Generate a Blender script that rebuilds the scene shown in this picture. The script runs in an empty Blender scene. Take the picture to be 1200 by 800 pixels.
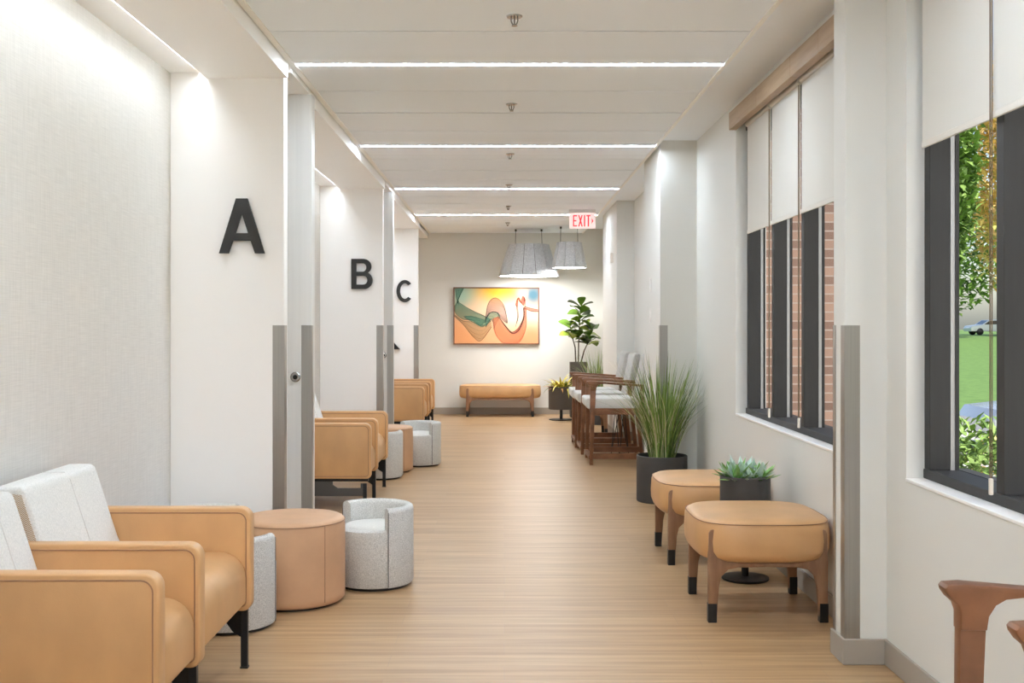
import bpy, bmesh, math, random
from mathutils import Vector, Matrix
C = bpy.context.scene.collection
S = bpy.context.scene
PI = math.pi
rnd = random.Random(7)

# ------------------------------------------------------------------ camera, world, sun, exposure
F = 1290.0                       # focal length in pixels of the 1200x800 frame
cam_d = bpy.data.cameras.new('camera'); cam = bpy.data.objects.new('camera', cam_d); C.objects.link(cam)
cam.location = (0, 0, 1.32); cam.rotation_euler = (PI/2, 0, 0)
cam_d.sensor_width = 36; cam_d.lens = 36*F/1200
cam_d.shift_x = (600-591)/1200; cam_d.shift_y = -(400-381)/1200
cam_d.clip_start = 0.05; cam_d.clip_end = 400
S.camera = cam
S.view_settings.view_transform = 'Standard'; S.view_settings.look = 'None'
S.view_settings.gamma = 1; S.view_settings.use_curve_mapping = False
S.view_settings.exposure = 0.75
S.cycles.use_denoising = True
S.cycles.max_bounces = 18; S.cycles.diffuse_bounces = 14; S.cycles.transparent_max_bounces = 24
S.cycles.sample_clamp_indirect = 6

STRIP_E = 70.0; COVE_E = 22.0; PEND_E = 13.0; SKY = 0.17; SUN = 3.4

w = bpy.data.worlds.new('world'); S.world = w; w.use_nodes = True
nt = w.node_tree; nt.nodes.clear()
sky = nt.nodes.new('ShaderNodeTexSky'); sky.sky_type = 'NISHITA'; sky.sun_disc = False
sky.sun_elevation = math.radians(48); sky.sun_rotation = math.radians(150); sky.dust_density = 2.0
bg = nt.nodes.new('ShaderNodeBackground'); bg.inputs['Strength'].default_value = SKY
wo = nt.nodes.new('ShaderNodeOutputWorld')
nt.links.new(sky.outputs[0], bg.inputs[0]); nt.links.new(bg.outputs[0], wo.inputs[0])
sl = bpy.data.lights.new('sun', 'SUN'); sl.energy = SUN; sl.angle = math.radians(1.5); sl.color = (1, .95, .86)
so = bpy.data.objects.new('sun', sl); C.objects.link(so); so.rotation_euler = (math.radians(38), 0, math.radians(-60 + 90))
so.rotation_euler = Vector((-0.25, 0.75, -0.95)).to_track_quat('-Z', 'Y').to_euler(); so.location = (6, -8, 12)

# ------------------------------------------------------------------ helpers
def lin(c):
    return tuple((x/12.92 if x <= .04045 else ((x+.055)/1.055)**2.4) for x in [v/255 for v in c]) + (1,)

def mk(name, rgb, rough=.5, metal=0.0, var=0.0, scale=8.0, bump=0.0, bscale=200.0, stretch=(1, 1, 1), rgb2=None,
       spec=.5, emit=0, trans=0, alpha=1.0, sheen=0):
    m = bpy.data.materials.new(name); m.use_nodes = True
    t = m.node_tree; p = t.nodes['Principled BSDF']
    p.inputs['Base Color'].default_value = lin(rgb); p.inputs['Roughness'].default_value = rough
    p.inputs['Metallic'].default_value = metal; p.inputs['Specular IOR Level'].default_value = spec
    p.inputs['Transmission Weight'].default_value = trans; p.inputs['Alpha'].default_value = alpha
    p.inputs['Sheen Weight'].default_value = sheen
    if emit:
        p.inputs['Emission Color'].default_value = lin(rgb); p.inputs['Emission Strength'].default_value = emit
    tc = t.nodes.new('ShaderNodeTexCoord'); mp = t.nodes.new('ShaderNodeMapping')
    mp.inputs['Scale'].default_value = stretch
    t.links.new(tc.outputs['Object'], mp.inputs[0])
    if var or rgb2:
        n = t.nodes.new('ShaderNodeTexNoise'); n.inputs['Scale'].default_value = scale; n.inputs['Detail'].default_value = 5
        t.links.new(mp.outputs[0], n.inputs['Vector'])
        r = t.nodes.new('ShaderNodeValToRGB')
        r.color_ramp.elements[0].position = .32; r.color_ramp.elements[1].position = .68
        a = lin(rgb); b = lin(rgb2) if rgb2 else tuple(min(1, x*(1+var)) for x in a[:3])+(1,)
        if not rgb2: a = tuple(x*(1-var) for x in a[:3])+(1,)
        r.color_ramp.elements[0].color = a; r.color_ramp.elements[1].color = b
        t.links.new(n.outputs['Fac'], r.inputs[0]); t.links.new(r.outputs[0], p.inputs['Base Color'])
    if bump:
        n2 = t.nodes.new('ShaderNodeTexNoise'); n2.inputs['Scale'].default_value = bscale; n2.inputs['Detail'].default_value = 3
        t.links.new(mp.outputs[0], n2.inputs['Vector'])
        bp = t.nodes.new('ShaderNodeBump'); bp.inputs['Strength'].default_value = bump; bp.inputs['Distance'].default_value = .004
        t.links.new(n2.outputs['Fac'], bp.inputs['Height']); t.links.new(bp.outputs[0], p.inputs['Normal'])
    return m

def obj(name, bm, m, parent=None, smooth=False, angle=None):
    bmesh.ops.recalc_face_normals(bm, faces=bm.faces)
    me = bpy.data.meshes.new(name); bm.to_mesh(me); bm.free()
    for mm in (m if isinstance(m, (list, tuple)) else [m]): me.materials.append(mm)
    if smooth:
        for p in me.polygons: p.use_smooth = True
        me.set_sharp_from_angle(angle=math.radians(angle or 40))
    o = bpy.data.objects.new(name, me); C.objects.link(o)
    if parent: o.parent = parent
    return o

def thing(name, label, cat, loc=(0, 0, 0), rz=0, group=None):
    o = bpy.data.objects.new(name, None); C.objects.link(o); o.empty_display_size = .1
    o.location = loc; o.rotation_euler = (0, 0, rz); o['label'] = label; o['category'] = cat
    if group: o['group'] = group
    return o

def tag(o, label, cat, group=None, kind=None):
    o['label'] = label; o['category'] = cat
    if group: o['group'] = group
    if kind: o['kind'] = kind
    return o

def struct(name, bm, m, parent=None, label=None, **k):
    o = obj(name, bm, m, parent, **k)
    if not parent:
        o['kind'] = 'structure'; o['category'] = name.split('_')[0]
        o['label'] = label or name.replace('_', ' ')
    return o

def dup(root, loc, rz=None, label=None):
    r = root.copy(); C.objects.link(r); r.location = loc
    if rz is not None: r.rotation_euler = (0, 0, rz)
    if label: r['label'] = label
    for ch in list(root.children):
        c = ch.copy(); C.objects.link(c); c.parent = r
        for g in list(ch.children):
            d = g.copy(); C.objects.link(d); d.parent = c
    return r

B = bmesh.new
def merge(bm, t, mi=0):
    for f in t.faces: f.material_index = mi
    me = bpy.data.meshes.new('tmp'); t.to_mesh(me); t.free(); bm.from_mesh(me); bpy.data.meshes.remove(me)

def box(bm, x0, x1, y0, y1, z0, z1, r=0.0, seg=2, mi=0):
    t = B(); bmesh.ops.create_cube(t, size=1)
    for v in t.verts:
        v.co = Vector(((x0+x1)/2+v.co.x*(x1-x0), (y0+y1)/2+v.co.y*(y1-y0), (z0+z1)/2+v.co.z*(z1-z0)))
    if r: bmesh.ops.bevel(t, geom=list(t.edges), offset=r, segments=seg, affect='EDGES', profile=.5)
    merge(bm, t, mi)

def prism(bm, pts, axis, lo, hi, r=0.0, seg=2, mi=0):
    """polygon pts extruded along axis: 'y' -> pts are (x,z); 'x' -> (y,z); 'z' -> (x,y)"""
    def co(p, h):
        return {'y': (p[0], h, p[1]), 'x': (h, p[0], p[1]), 'z': (p[0], p[1], h)}[axis]
    t = B(); a = [t.verts.new(co(p, lo)) for p in pts]; b = [t.verts.new(co(p, hi)) for p in pts]
    n = len(pts); f1 = t.faces.new(a); f2 = t.faces.new(b[::-1])
    for i in range(n): t.faces.new((a[i], b[i], b[(i+1) % n], a[(i+1) % n]))
    bmesh.ops.recalc_face_normals(t, faces=t.faces)
    if r:
        ed = list(set(f1.edges) | set(f2.edges))
        bmesh.ops.bevel(t, geom=ed, offset=r, segments=seg, affect='EDGES', profile=.5)
    big = [f for f in t.faces if len(f.verts) > 4]
    if big: bmesh.ops.triangulate(t, faces=big)
    merge(bm, t, mi)

def rrect(x0, x1, z0, z1, r, n=6):
    rs = r if isinstance(r, (list, tuple)) else [r]*4      # bl, br, tr, tl
    out = []
    for (cx, cz, a0, q) in ((x0+rs[0], z0+rs[0], PI, rs[0]), (x1-rs[1], z0+rs[1], 1.5*PI, rs[1]),
                            (x1-rs[2], z1-rs[2], 0, rs[2]), (x0+rs[3], z1-rs[3], .5*PI, rs[3])):
        for k in range(n+1):
            a = a0+k*PI/2/n; out.append((cx+q*math.cos(a), cz+q*math.sin(a)))
    return out

def tube(bm, pts, r, seg=8, closed=False, mi=0):
    pts = [Vector(p) for p in pts]; n = len(pts); rings = []; t = B()
    rr = r if isinstance(r, (list, tuple)) else [r]*n
    prev = None
    for i, p in enumerate(pts):
        if closed: d = (pts[(i+1) % n]-pts[i-1])
        else: d = pts[min(i+1, n-1)]-pts[max(i-1, 0)]
        d.normalize()
        if prev is None:
            u = d.orthogonal().normalized()
        else:
            u = (prev-d*prev.dot(d))
            u = u.normalized() if u.length > 1e-6 else d.orthogonal().normalized()
        prev = u; v = d.cross(u)
        rings.append([t.verts.new(p+u*rr[i]*math.cos(2*PI*k/seg)+v*rr[i]*math.sin(2*PI*k/seg)) for k in range(seg)])
    m = n if closed else n-1
    for i in range(m):
        a, b = rings[i], rings[(i+1) % n]
        for k in range(seg): t.faces.new((a[k], a[(k+1) % seg], b[(k+1) % seg], b[k]))
    if not closed:
        t.faces.new(rings[0][::-1]); t.faces.new(rings[-1])
    merge(bm, t, mi)

def lathe(bm, prof, seg=40, cx=0, cy=0, a0=0, a1=2*PI, mi=0, closed_prof=False):
    t = B(); full = abs(a1-a0-2*PI) < 1e-6; na = seg if full else seg+1; cols = []
    for k in range(na):
        a = a0+(a1-a0)*k/seg
        cols.append([t.verts.new((cx+r*math.cos(a), cy+r*math.sin(a), z)) for r, z in prof])
    n = len(prof)
    for k in range(seg):
        A, Bc = cols[k], cols[(k+1) % na]
        for i in range(n if closed_prof else n-1):
            j = (i+1) % n
            t.faces.new((A[i], Bc[i], Bc[j], A[j]))
    if not full and closed_prof:
        t.faces.new(cols[0]); t.faces.new(cols[-1][::-1])
    bmesh.ops.remove_doubles(t, verts=t.verts, dist=1e-5)
    bmesh.ops.dissolve_degenerate(t, edges=t.edges, dist=1e-6)
    merge(bm, t, mi)

def superloop(hx, hy, e, n=56):
    o = []
    for k in range(n):
        a = 2*PI*k/n; c, s = math.cos(a), math.sin(a)
        o.append((hx*math.copysign(abs(c)**(2/e), c), hy*math.copysign(abs(s)**(2/e), s)))
    return o

def loft(bm, loops, cap=True, mi=0):
    t = B(); R = [[t.verts.new(p) for p in L] for L in loops]; n = len(R[0])
    for a, b in zip(R, R[1:]):
        for k in range(n): t.faces.new((a[k], a[(k+1) % n], b[(k+1) % n], b[k]))
    if cap: t.faces.new(R[0][::-1]); t.faces.new(R[-1])
    merge(bm, t, mi)

def leaf(bm, base, az, el, length, width, bend=-.6, seg=6, fold=.25, shape='lance', mi=0, roll=0.0):
    """a curved, folded leaf blade: two quads wide"""
    p = Vector(base); e = el; side = Vector((-math.sin(az), math.cos(az), 0)); rows = []
    for i in range(seg+1):
        t = i/seg
        d = Vector((math.cos(az)*math.cos(e), math.sin(az)*math.cos(e), math.sin(e)))
        nrm = side.cross(d) * -1
        if shape == 'lance': wd = width*(1-t)**.8*(.55+.45*min(1, t*4))
        elif shape == 'blade': wd = width*(1-t**2.2)+.0004
        elif shape == 'rosette': wd = width*math.sin(PI*min(1, (t*.86+.14)))**.8 if t < 1 else .0005
        else: wd = width*(math.sin(PI*t**1.35*.93+.09))**.75 if t < 1 else width*.12
        wd = max(wd, .0004)
        sd = side*math.cos(roll)+nrm*math.sin(roll)
        rows.append((bm.verts.new(p-sd*wd/2+nrm*wd*fold), bm.verts.new(p), bm.verts.new(p+sd*wd/2+nrm*wd*fold)))
        p = p+d*length/seg; e += bend/seg
    for a, b in zip(rows, rows[1:]):
        f = bm.faces.new((a[0], a[1], b[1], b[0])); f.material_index = mi; f.smooth = True
        f = bm.faces.new((a[1], a[2], b[2], b[1])); f.material_index = mi; f.smooth = True

def curve_mesh(name, loops, depth, bevel=0.0):
    """2-D closed outlines (with holes) extruded; returns mesh lying in xz, front towards -y"""
    cu = bpy.data.curves.new(name, 'CURVE'); cu.dimensions = '2D'; cu.fill_mode = 'BOTH'; cu.extrude = depth/2
    for L in loops:
        sp = cu.splines.new('POLY'); sp.points.add(len(L)-1); sp.use_cyclic_u = True
        for q, (x, y) in zip(sp.points, L): q.co = (x, y, 0, 1)
    o = bpy.data.objects.new(name, cu); C.objects.link(o)
    dg = bpy.context.evaluated_depsgraph_get(); dg.update()
    me = bpy.data.meshes.new_from_object(o.evaluated_get(dg)); bpy.data.objects.remove(o); bpy.data.curves.remove(cu)
    bm = B(); bm.from_mesh(me); bpy.data.meshes.remove(me)
    bmesh.ops.remove_doubles(bm, verts=bm.verts, dist=1e-6)
    bm.transform(Matrix.Rotation(PI/2, 4, 'X'))
    return bm

def arc(cx, cz, rx, rz, a0, a1, n=16):
    return [(cx+rx*math.cos(math.radians(a0+(a1-a0)*k/n)), cz+rz*math.sin(math.radians(a0+(a1-a0)*k/n))) for k in range(n+1)]

# ------------------------------------------------------------------ materials
def floor_mat():
    m = bpy.data.materials.new('oak_planks'); m.use_nodes = True; t = m.node_tree; p = t.nodes['Principled BSDF']
    L = t.links.new; N = t.nodes.new
    tc = N('ShaderNodeTexCoord')
    br = N('ShaderNodeTexBrick'); br.offset = .37; br.offset_frequency = 2
    br.inputs['Scale'].default_value = 1; br.inputs['Brick Width'].default_value = 1.22; br.inputs['Row Height'].default_value = .152
    br.inputs['Mortar Size'].default_value = .0012; br.inputs['Mortar Smooth'].default_value = .4; br.inputs['Bias'].default_value = 0
    br.inputs['Color1'].default_value = lin((197, 165, 125)); br.inputs['Color2'].default_value = lin((186, 152, 112))
    br.inputs['Mortar'].default_value = lin((178, 150, 122))
    L(tc.outputs['Object'], br.inputs['Vector'])
    mp = N('ShaderNodeMapping'); mp.inputs['Scale'].default_value = (.7, 17, 1); L(tc.outputs['Object'], mp.inputs[0])
    n = N('ShaderNodeTexNoise'); n.inputs['Scale'].default_value = 1.6; n.inputs['Detail'].default_value = 7; n.inputs['Roughness'].default_value = .62
    L(mp.outputs[0], n.inputs['Vector'])
    r = N('ShaderNodeValToRGB'); r.color_ramp.elements[0].position = .33; r.color_ramp.elements[1].position = .66
    r.color_ramp.elements[0].color = (.56, .50, .43, 1); r.color_ramp.elements[1].color = (1.0, 1.0, 1.0, 1)
    L(n.outputs['Fac'], r.inputs[0])
    mx = N('ShaderNodeMix'); mx.data_type = 'RGBA'; mx.blend_type = 'MULTIPLY'; mx.inputs['Factor'].default_value = .8
    L(br.outputs['Color'], mx.inputs['A']); L(r.outputs[0], mx.inputs['B']); L(mx.outputs['Result'], p.inputs['Base Color'])
    p.inputs['Roughness'].default_value = .36; p.inputs['Specular IOR Level'].default_value = .5
    return m

def linen_mat(name, a, b):
    m = bpy.data.materials.new(name); m.use_nodes = True; t = m.node_tree; p = t.nodes['Principled BSDF']; L = t.links.new; N = t.nodes.new
    tc = N('ShaderNodeTexCoord'); fac = []
    for sc in ((8, 8, 260), (260, 260, 8)):
        mp = N('ShaderNodeMapping'); mp.inputs['Scale'].default_value = sc; L(tc.outputs['Object'], mp.inputs[0])
        n = N('ShaderNodeTexNoise'); n.inputs['Scale'].default_value = 1; n.inputs['Detail'].default_value = 3; L(mp.outputs[0], n.inputs['Vector']); fac.append(n)
    ad = N('ShaderNodeMath'); ad.operation = 'ADD'; L(fac[0].outputs['Fac'], ad.inputs[0]); L(fac[1].outputs['Fac'], ad.inputs[1])
    r = N('ShaderNodeMapRange'); r.inputs['From Min'].default_value = .7; r.inputs['From Max'].default_value = 1.3; L(ad.outputs[0], r.inputs[0])
    mx = N('ShaderNodeMix'); mx.data_type = 'RGBA'; mx.inputs['A'].default_value = lin(a); mx.inputs['B'].default_value = lin(b)
    L(r.outputs[0], mx.inputs['Factor']); L(mx.outputs['Result'], p.inputs['Base Color'])
    bp = N('ShaderNodeBump'); bp.inputs['Strength'].default_value = .25; bp.inputs['Distance'].default_value = .002
    L(ad.outputs[0], bp.inputs['Height']); L(bp.outputs[0], p.inputs['Normal']); p.inputs['Roughness'].default_value = .9
    return m

def chevron_mat():
    m = bpy.data.materials.new('chevron_fabric'); m.use_nodes = True; t = m.node_tree; p = t.nodes['Principled BSDF']; L = t.links.new; N = t.nodes.new
    tc = N('ShaderNodeTexCoord'); sx = N('ShaderNodeSeparateXYZ'); L(tc.outputs['Object'], sx.inputs[0])
    def M(op, a, b=None):
        n = N('ShaderNodeMath'); n.operation = op
        for i, v in enumerate((a, b)):
            if v is None: continue
            if isinstance(v, (int, float)): n.inputs[i].default_value = v
            else: L(v, n.inputs[i])
        return n.outputs[0]
    zig = M('PINGPONG', sx.outputs['X'], .008)
    s = M('ADD', sx.outputs['Z'], zig); f = M('FRACT', M('MULTIPLY', s, 150)); g = M('GREATER_THAN', f, .5)
    mx = N('ShaderNodeMix'); mx.data_type = 'RGBA'; mx.inputs['A'].default_value = lin((226, 221, 212)); mx.inputs['B'].default_value = lin((178, 150, 118))
    L(g, mx.inputs['Factor']); L(mx.outputs['Result'], p.inputs['Base Color']); p.inputs['Roughness'].default_value = .9
    return m

def brick_mat():
    m = bpy.data.materials.new('brown_brick'); m.use_nodes = True; t = m.node_tree; p = t.nodes['Principled BSDF']; L = t.links.new; N = t.nodes.new
    tc = N('ShaderNodeTexCoord'); mp = N('ShaderNodeMapping'); mp.inputs['Rotation'].default_value = (PI/2, 0, 0); L(tc.outputs['Object'], mp.inputs[0])
    br = N('ShaderNodeTexBrick'); br.inputs['Scale'].default_value = 1; br.inputs['Brick Width'].default_value = .3; br.inputs['Row Height'].default_value = .085
    br.inputs['Mortar Size'].default_value = .007; br.inputs['Color1'].default_value = lin((132, 106, 92)); br.inputs['Color2'].default_value = lin((96, 74, 64))
    br.inputs['Mortar'].default_value = lin((136, 124, 116)); L(mp.outputs[0], br.inputs['Vector']); L(br.outputs['Color'], p.inputs['Base Color'])
    p.inputs['Roughness'].default_value = .9
    return m

WHITE = mk('wall_paint', (221, 221, 216), .65, bump=.03, bscale=300)
CEILW = mk('ceiling_panel', (243, 249, 255), .75)
PANELW = mk('white_panel', (248, 246, 243), .5)
TRIMW = mk('white_trim', (245, 244, 241), .4)
JOINT = mk('joint_shadow_gap', (60, 58, 55), .9)
BASEM = mk('taupe_base', (163, 155, 144), .6)
FLOORM = floor_mat()
LINEN = linen_mat('linen_wallcovering', (210, 206, 200), (226, 222, 216))
STEEL = mk('brushed_steel', (172, 170, 165), .32, .9, var=.06, scale=3, stretch=(60, 60, .6))
ALU = mk('satin_aluminium', (224, 223, 220), .4, .1, var=.03, scale=2, stretch=(20, 20, .4))
LEATHER = mk('tan_leather', (202, 157, 108), .4, var=.09, scale=5, bump=.06, bscale=260, stretch=(1, 1, .6))
LEATHER2 = mk('dusty_tan_leather', (198, 156, 120), .5, var=.07, scale=6, bump=.06, bscale=260)
PIPE = mk('leather_piping', (152, 112, 80), .5)
BOUCLE = mk('white_boucle', (228, 227, 222), .95, rgb2=(208, 208, 204), scale=160, bump=.5, bscale=240, sheen=.2)
SEAMW = mk('seam_thread', (214, 212, 208), .9)
TWEED = mk('grey_tweed', (228, 227, 222), .95, rgb2=(172, 171, 167), scale=260, bump=.4, bscale=300)
PAD = mk('pale_seat_fabric', (226, 225, 220), .95, rgb2=(212, 211, 206), scale=150, bump=.2, bscale=300)
CHEV = chevron_mat()
BLACK = mk('black_metal', (34, 34, 35), .4, .3)
DKGREY = mk('dark_grey_metal', (88, 86, 84), .45, .4)
CAP = mk('black_leg_cap', (22, 21, 21), .4)
WALNUT = mk('walnut_wood', (142, 94, 62), .42, rgb2=(106, 68, 42), scale=7, stretch=(1.2, 1.2, 1.2), bump=.03, bscale=60)
OAKLEG = mk('brown_ash_wood', (150, 112, 82), .5, rgb2=(128, 92, 66), scale=9, stretch=(4, 4, .6))
VALW = mk('light_wood_laminate', (178, 154, 126), .5, rgb2=(162, 137, 108), scale=5, stretch=(6, .6, 8))
LETTER = mk('black_letter', (38, 36, 34), .5)
POTM = mk('charcoal_planter', (66, 64, 63), .6, var=.05, scale=12)
POTB = mk('dark_bronze_planter', (78, 71, 65), .6)
POTW = mk('white_ceramic_bowl', (222, 214, 200), .5)
SOIL = mk('dark_soil', (50, 38, 28), .95, bump=.6, bscale=60)
FELT = mk('grey_felt', (212, 215, 219), .95, rgb2=(180, 184, 189), scale=60, bump=.3, bscale=120)
BLINDM = mk('blind_fabric', (214, 212, 205), .85)
HEM = mk('blind_hem', (214, 210, 202), .8)
DARKFR = mk('dark_bronze_frame', (52, 51, 50), .55, .2, var=.08, scale=8, stretch=(8, 8, .5))
FRALU = mk('grey_frame_edge', (176, 176, 176), .4, .4)
CHAINM = mk('bead_chain', (120, 104, 84), .4, .6)
GLASS = mk('window_glass', (255, 255, 255), .0, trans=1.0, spec=.5)
GLASS.node_tree.nodes['Principled BSDF'].inputs['IOR'].default_value = 1.02
LED = mk('led_diffuser', (228, 241, 254), .5, emit=STRIP_E)
LEDC = mk('cove_led', (234, 243, 252), .5, emit=COVE_E)
LEDP = mk('pendant_diffuser', (250, 248, 246), .5, emit=PEND_E)
CHROME = mk('chrome', (170, 168, 165), .25, 1.0)
PLASTIC = mk('white_plastic', (232, 230, 226), .4)
EXITW = mk('exit_face', (246, 226, 224), .4, emit=.35)
EXITR = mk('exit_red', (236, 52, 62), .4, emit=.55)
BRICK = brick_mat()
LAWN = mk('lawn', (104, 136, 64), .95, rgb2=(84, 116, 50), scale=3, bump=.5, bscale=40)
ASPH = mk('pale_concrete', (196, 192, 184), .9, var=.05)
LG = [mk('leaf_green', (86, 122, 44), .5, var=.25, scale=9), mk('leaf_green_light', (132, 160, 66), .5, var=.2, scale=9)]
GRASSM = [mk('grass_blade_dark', (84, 110, 46), .55, var=.2, scale=20), mk('grass_blade_mid', (132, 156, 78), .55, var=.2, scale=20),
          mk('grass_blade_straw', (206, 200, 160), .6, var=.12, scale=20)]
SUCC = [mk('succulent_blue_green', (192, 216, 204), .45, var=.2, scale=30), mk('succulent_green', (134, 178, 100), .45, var=.2, scale=30)]
FIGM = [mk('fig_leaf', (88, 118, 38), .4, var=.2, scale=14), mk('fig_leaf_bright', (138, 160, 52), .4, var=.2, scale=14), mk('fig_leaf_dark', (58, 78, 36), .45, var=.15, scale=14)]
BROM = [mk('bromeliad_yellow', (204, 190, 70), .45, var=.15, scale=18), mk('bromeliad_green', (128, 150, 56), .45, var=.2, scale=18), mk('bromeliad_amber', (206, 150, 66), .45, var=.2, scale=18)]
STEM = mk('plant_stem', (74, 60, 42), .8)
BARK = mk('bark', (150, 120, 88), .9, var=.2, scale=20)
AUT = [mk('autumn_leaf', (240, 206, 130), .7, var=.2, scale=5), mk('autumn_leaf_green', (190, 186, 96), .7, var=.2, scale=5)]
HEDGE = [mk('hedge_leaf', (128, 158, 78), .6, var=.25, scale=5), mk('hedge_leaf_dark', (92, 122, 60), .6, var=.25, scale=5)]
CARW = mk('white_car_paint', (236, 236, 238), .25)
CARS = mk('silver_car_paint', (176, 178, 182), .25, .5)
CARG = mk('car_glass', (40, 46, 52), .1)

# ------------------------------------------------------------------ the setting
XL, XC, XR = -1.745, -1.13, 1.49            # bay back wall, bay header face, window wall
CE, CEA, Y0, Y1 = 2.69, 2.75, -6.5, 16.35
b = B(); box(b, XL-.1, XR+.28, Y0-.1, Y1+.1, -.08, 0); struct('floor', b, FLOORM, label='light oak plank floor running the length of the corridor')
# ceiling: planks of .655 with narrow joints, a light slot at every fourth joint
P = .6575; YS = 5.79
b = B(); strips = []
k = -20
while True:
    y = YS+k*P
    if y > Y1: break
    ya, yb = y, min(y+P, Y1)
    if yb > Y0:
        ga = .019 if k % 4 == 0 else (.013 if k % 4 == 2 else .007)
        gb = .019 if (k+1) % 4 == 0 else (.013 if (k+1) % 4 == 2 else .007)
        box(b, -1.105, 1.163, max(ya+ga, Y0), yb-(gb if yb < Y1 else 0), CE, CE+.02)
        if (k % 4 == 0 and Y0+.2 < y < 16) or (k % 2 == 0 and Y0+.2 < y < -.3): strips.append(y)  # denser unseen strips behind the camera are added to light camera-facing surfaces
    k += 1
box(b, XL-.1, XR+.28, Y0-.1, Y1+.1, CE+.16, CE+.24)
box(b, -1.105, 1.163, Y0, Y1, CE+.035, CE+.05, mi=1)
struct('ceiling', b, [CEILW, JOINT], label='white ceiling of wide planks with thin cross joints')
b = B(); box(b, 1.163, XR+.02, Y0, Y1, CEA, CE+.17); struct('ceiling_soffit', b, CEILW, label='plain raised ceiling band along the window wall')
b = B(); box(b, 1.150, 1.172, Y0, Y1, CE-.006, CE+.16); box(b, 1.172, 1.20, Y0, Y1, CEA-.012, CEA+.01)
struct('trim_1', b, TRIMW, label='white ceiling edge trim on the window side')
b = B(); box(b, -1.125, -1.094, Y0, Y1, CE-.006, CE+.16); struct('trim_2', b, TRIMW, label='white ceiling edge trim on the bay side')

for i, y in enumerate(strips):
    b = B(); box(b, -1.085, 1.14, y-.018, y+.018, CE-.001, CE+.012)
    names = {5.79: 'nearest the camera in view', 8.42: 'second from the camera', 11.05: 'third from the camera', 13.68: 'fourth from the camera, just behind the exit sign'}
    nm = min(names.items(), key=lambda q: abs(q[0]-y))
    lab = 'slim white linear light across the ceiling, ' + nm[1] if abs(nm[0]-y) < .3 else 'slim white linear ceiling light across the corridor %s the camera' % ('just in front above' if y > 1 and y < 4 else ('directly above' if y > 0 else 'behind'))
    ORD = ['farthest', 'fourth', 'third', 'second', 'first', 'next', 'last']
    if y < -.3: lab = '%s slim white linear light of the unseen ceiling row added behind the camera' % ORD[[q for q in strips if q < -.3].index(y)]
    tag(obj('linear_ceiling_light', b, LED), lab, 'ceiling light', 'linear lights across the ceiling')

# left side: bay back wall, pillars, headers
b = B(); box(b, XL-.1, XL, Y0, Y1, 0, CE+.17); struct('wall_left', b, LINEN, label='linen textured wall at the back of the seating bays')
b = B(); box(b, XL-.1, XR+.26, Y1, Y1+.1, 0, CE+.17); struct('wall_back', b, WHITE, label='off white end wall behind the picture and bench')
b = B(); box(b, XL-.1, XR+.26, Y0-.1, Y0, 0, CE+.17); struct('wall_front', b, WHITE, label='white wall behind the camera')
PIL = [(1.05, None), (5.75, 'A'), (10.42, 'B'), (14.69, 'C')]
XP = -1.15
bn = 0
def base(x0, x1, y0, y1, h=.1):
    global bn
    bn += 1
    bb = B(); box(bb, x0, x1, y0, y1, 0, h, .003, 1)
    return struct('baseboard_' + ('left' if x1 < 0 else 'right'), bb, BASEM, label='taupe rubber baseboard')
for j, (d0, L) in enumerate(PIL):
    b = B(); box(b, XL, XP, d0, d0+.09, 0, CE+.17, .003, 1)
    nm = 'bay with the letter %s' % L if L else 'bay beside the camera'
    struct('wall_pillar', b, PANELW, label='white wall panel ending the ' + nm)
    d1 = d0+.64
    if L == 'C': d1 = d0+.9
    if L != 'C':
        b = B(); box(b, XL, -1.118, d1, d1+.1, 0, 2.66, .002, 1)
        dr = struct('door_%d' % (j+1), b, ALU, label='satin grey door edge just past the ' + nm)
        if L:
            b = B(); lathe(b, [(0, 0), (.03, 0), (.03, .006), (.024, .012), (0, .012)], 20)
            b.transform(Matrix.Rotation(PI/2, 4, 'X')); b.transform(Matrix.Translation((-1.212, d1, 1.02)))
            lk = obj('lock_cylinder', b, CHROME, dr, True); lk['label'] = 'round chrome key lock'
            b = B(); lathe(b, [(0, 0), (.013, 0), (.013, .004), (0, .004)], 14)
            b.transform(Matrix.Rotation(PI/2, 4, 'X')); b.transform(Matrix.Translation((-1.212, d1-.012, 1.02)))
            obj('keyway', b, BLACK, lk, True)
    b = B(); box(b, XL, XC, d0+.09, d1, 2.66, CE+.17); box(b, XL, XC, d1, d1+.1, 2.662, CE+.17)
    struct('wall_header', b, PANELW, label='white lintel over the door recess past the ' + nm)
# soffits over the bays with an LED cove at the wall side
bays = [(Y0, 1.05, None), (1.79, 5.75, 'A'), (6.49, 10.42, 'B'), (11.16, 14.69, 'C'), (14.78, Y1, None)]
for (ya, yb, L) in bays:
    b = B(); box(b, -1.555, XC, ya, yb, 2.61, CE+.17); box(b, XL, -1.59, ya, yb, 2.638, CE+.17); box(b, -1.59, -1.555, ya, yb, 2.67, CE+.17)
    nm = 'bay with the letter %s' % L if L else ('bay behind the camera' if ya < 0 else 'bay in the far corner')
    struct('ceiling_bay', b, PANELW, label='white dropped soffit over the ' + nm)
    if ya > 14.7: continue
    b = B(); box(b, -1.588, -1.557, ya+.06, yb-.14, 2.651, 2.669, .003, 1)
    tag(obj('cove_light', b, LEDC), 'slim white light line along the soffit edge of the ' + nm, 'cove light', 'light lines in the bay soffits')
for j, (d0, L) in enumerate(PIL):
    pass
base(XL, XL+.012, Y0, Y1); base(XL, XR+.0, Y1-.012, Y1)
for (d0, L) in PIL:
    base(XL, XP+.01, d0-.012, d0); base(XP, XP+.012, d0-.012, d0+.09)

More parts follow.
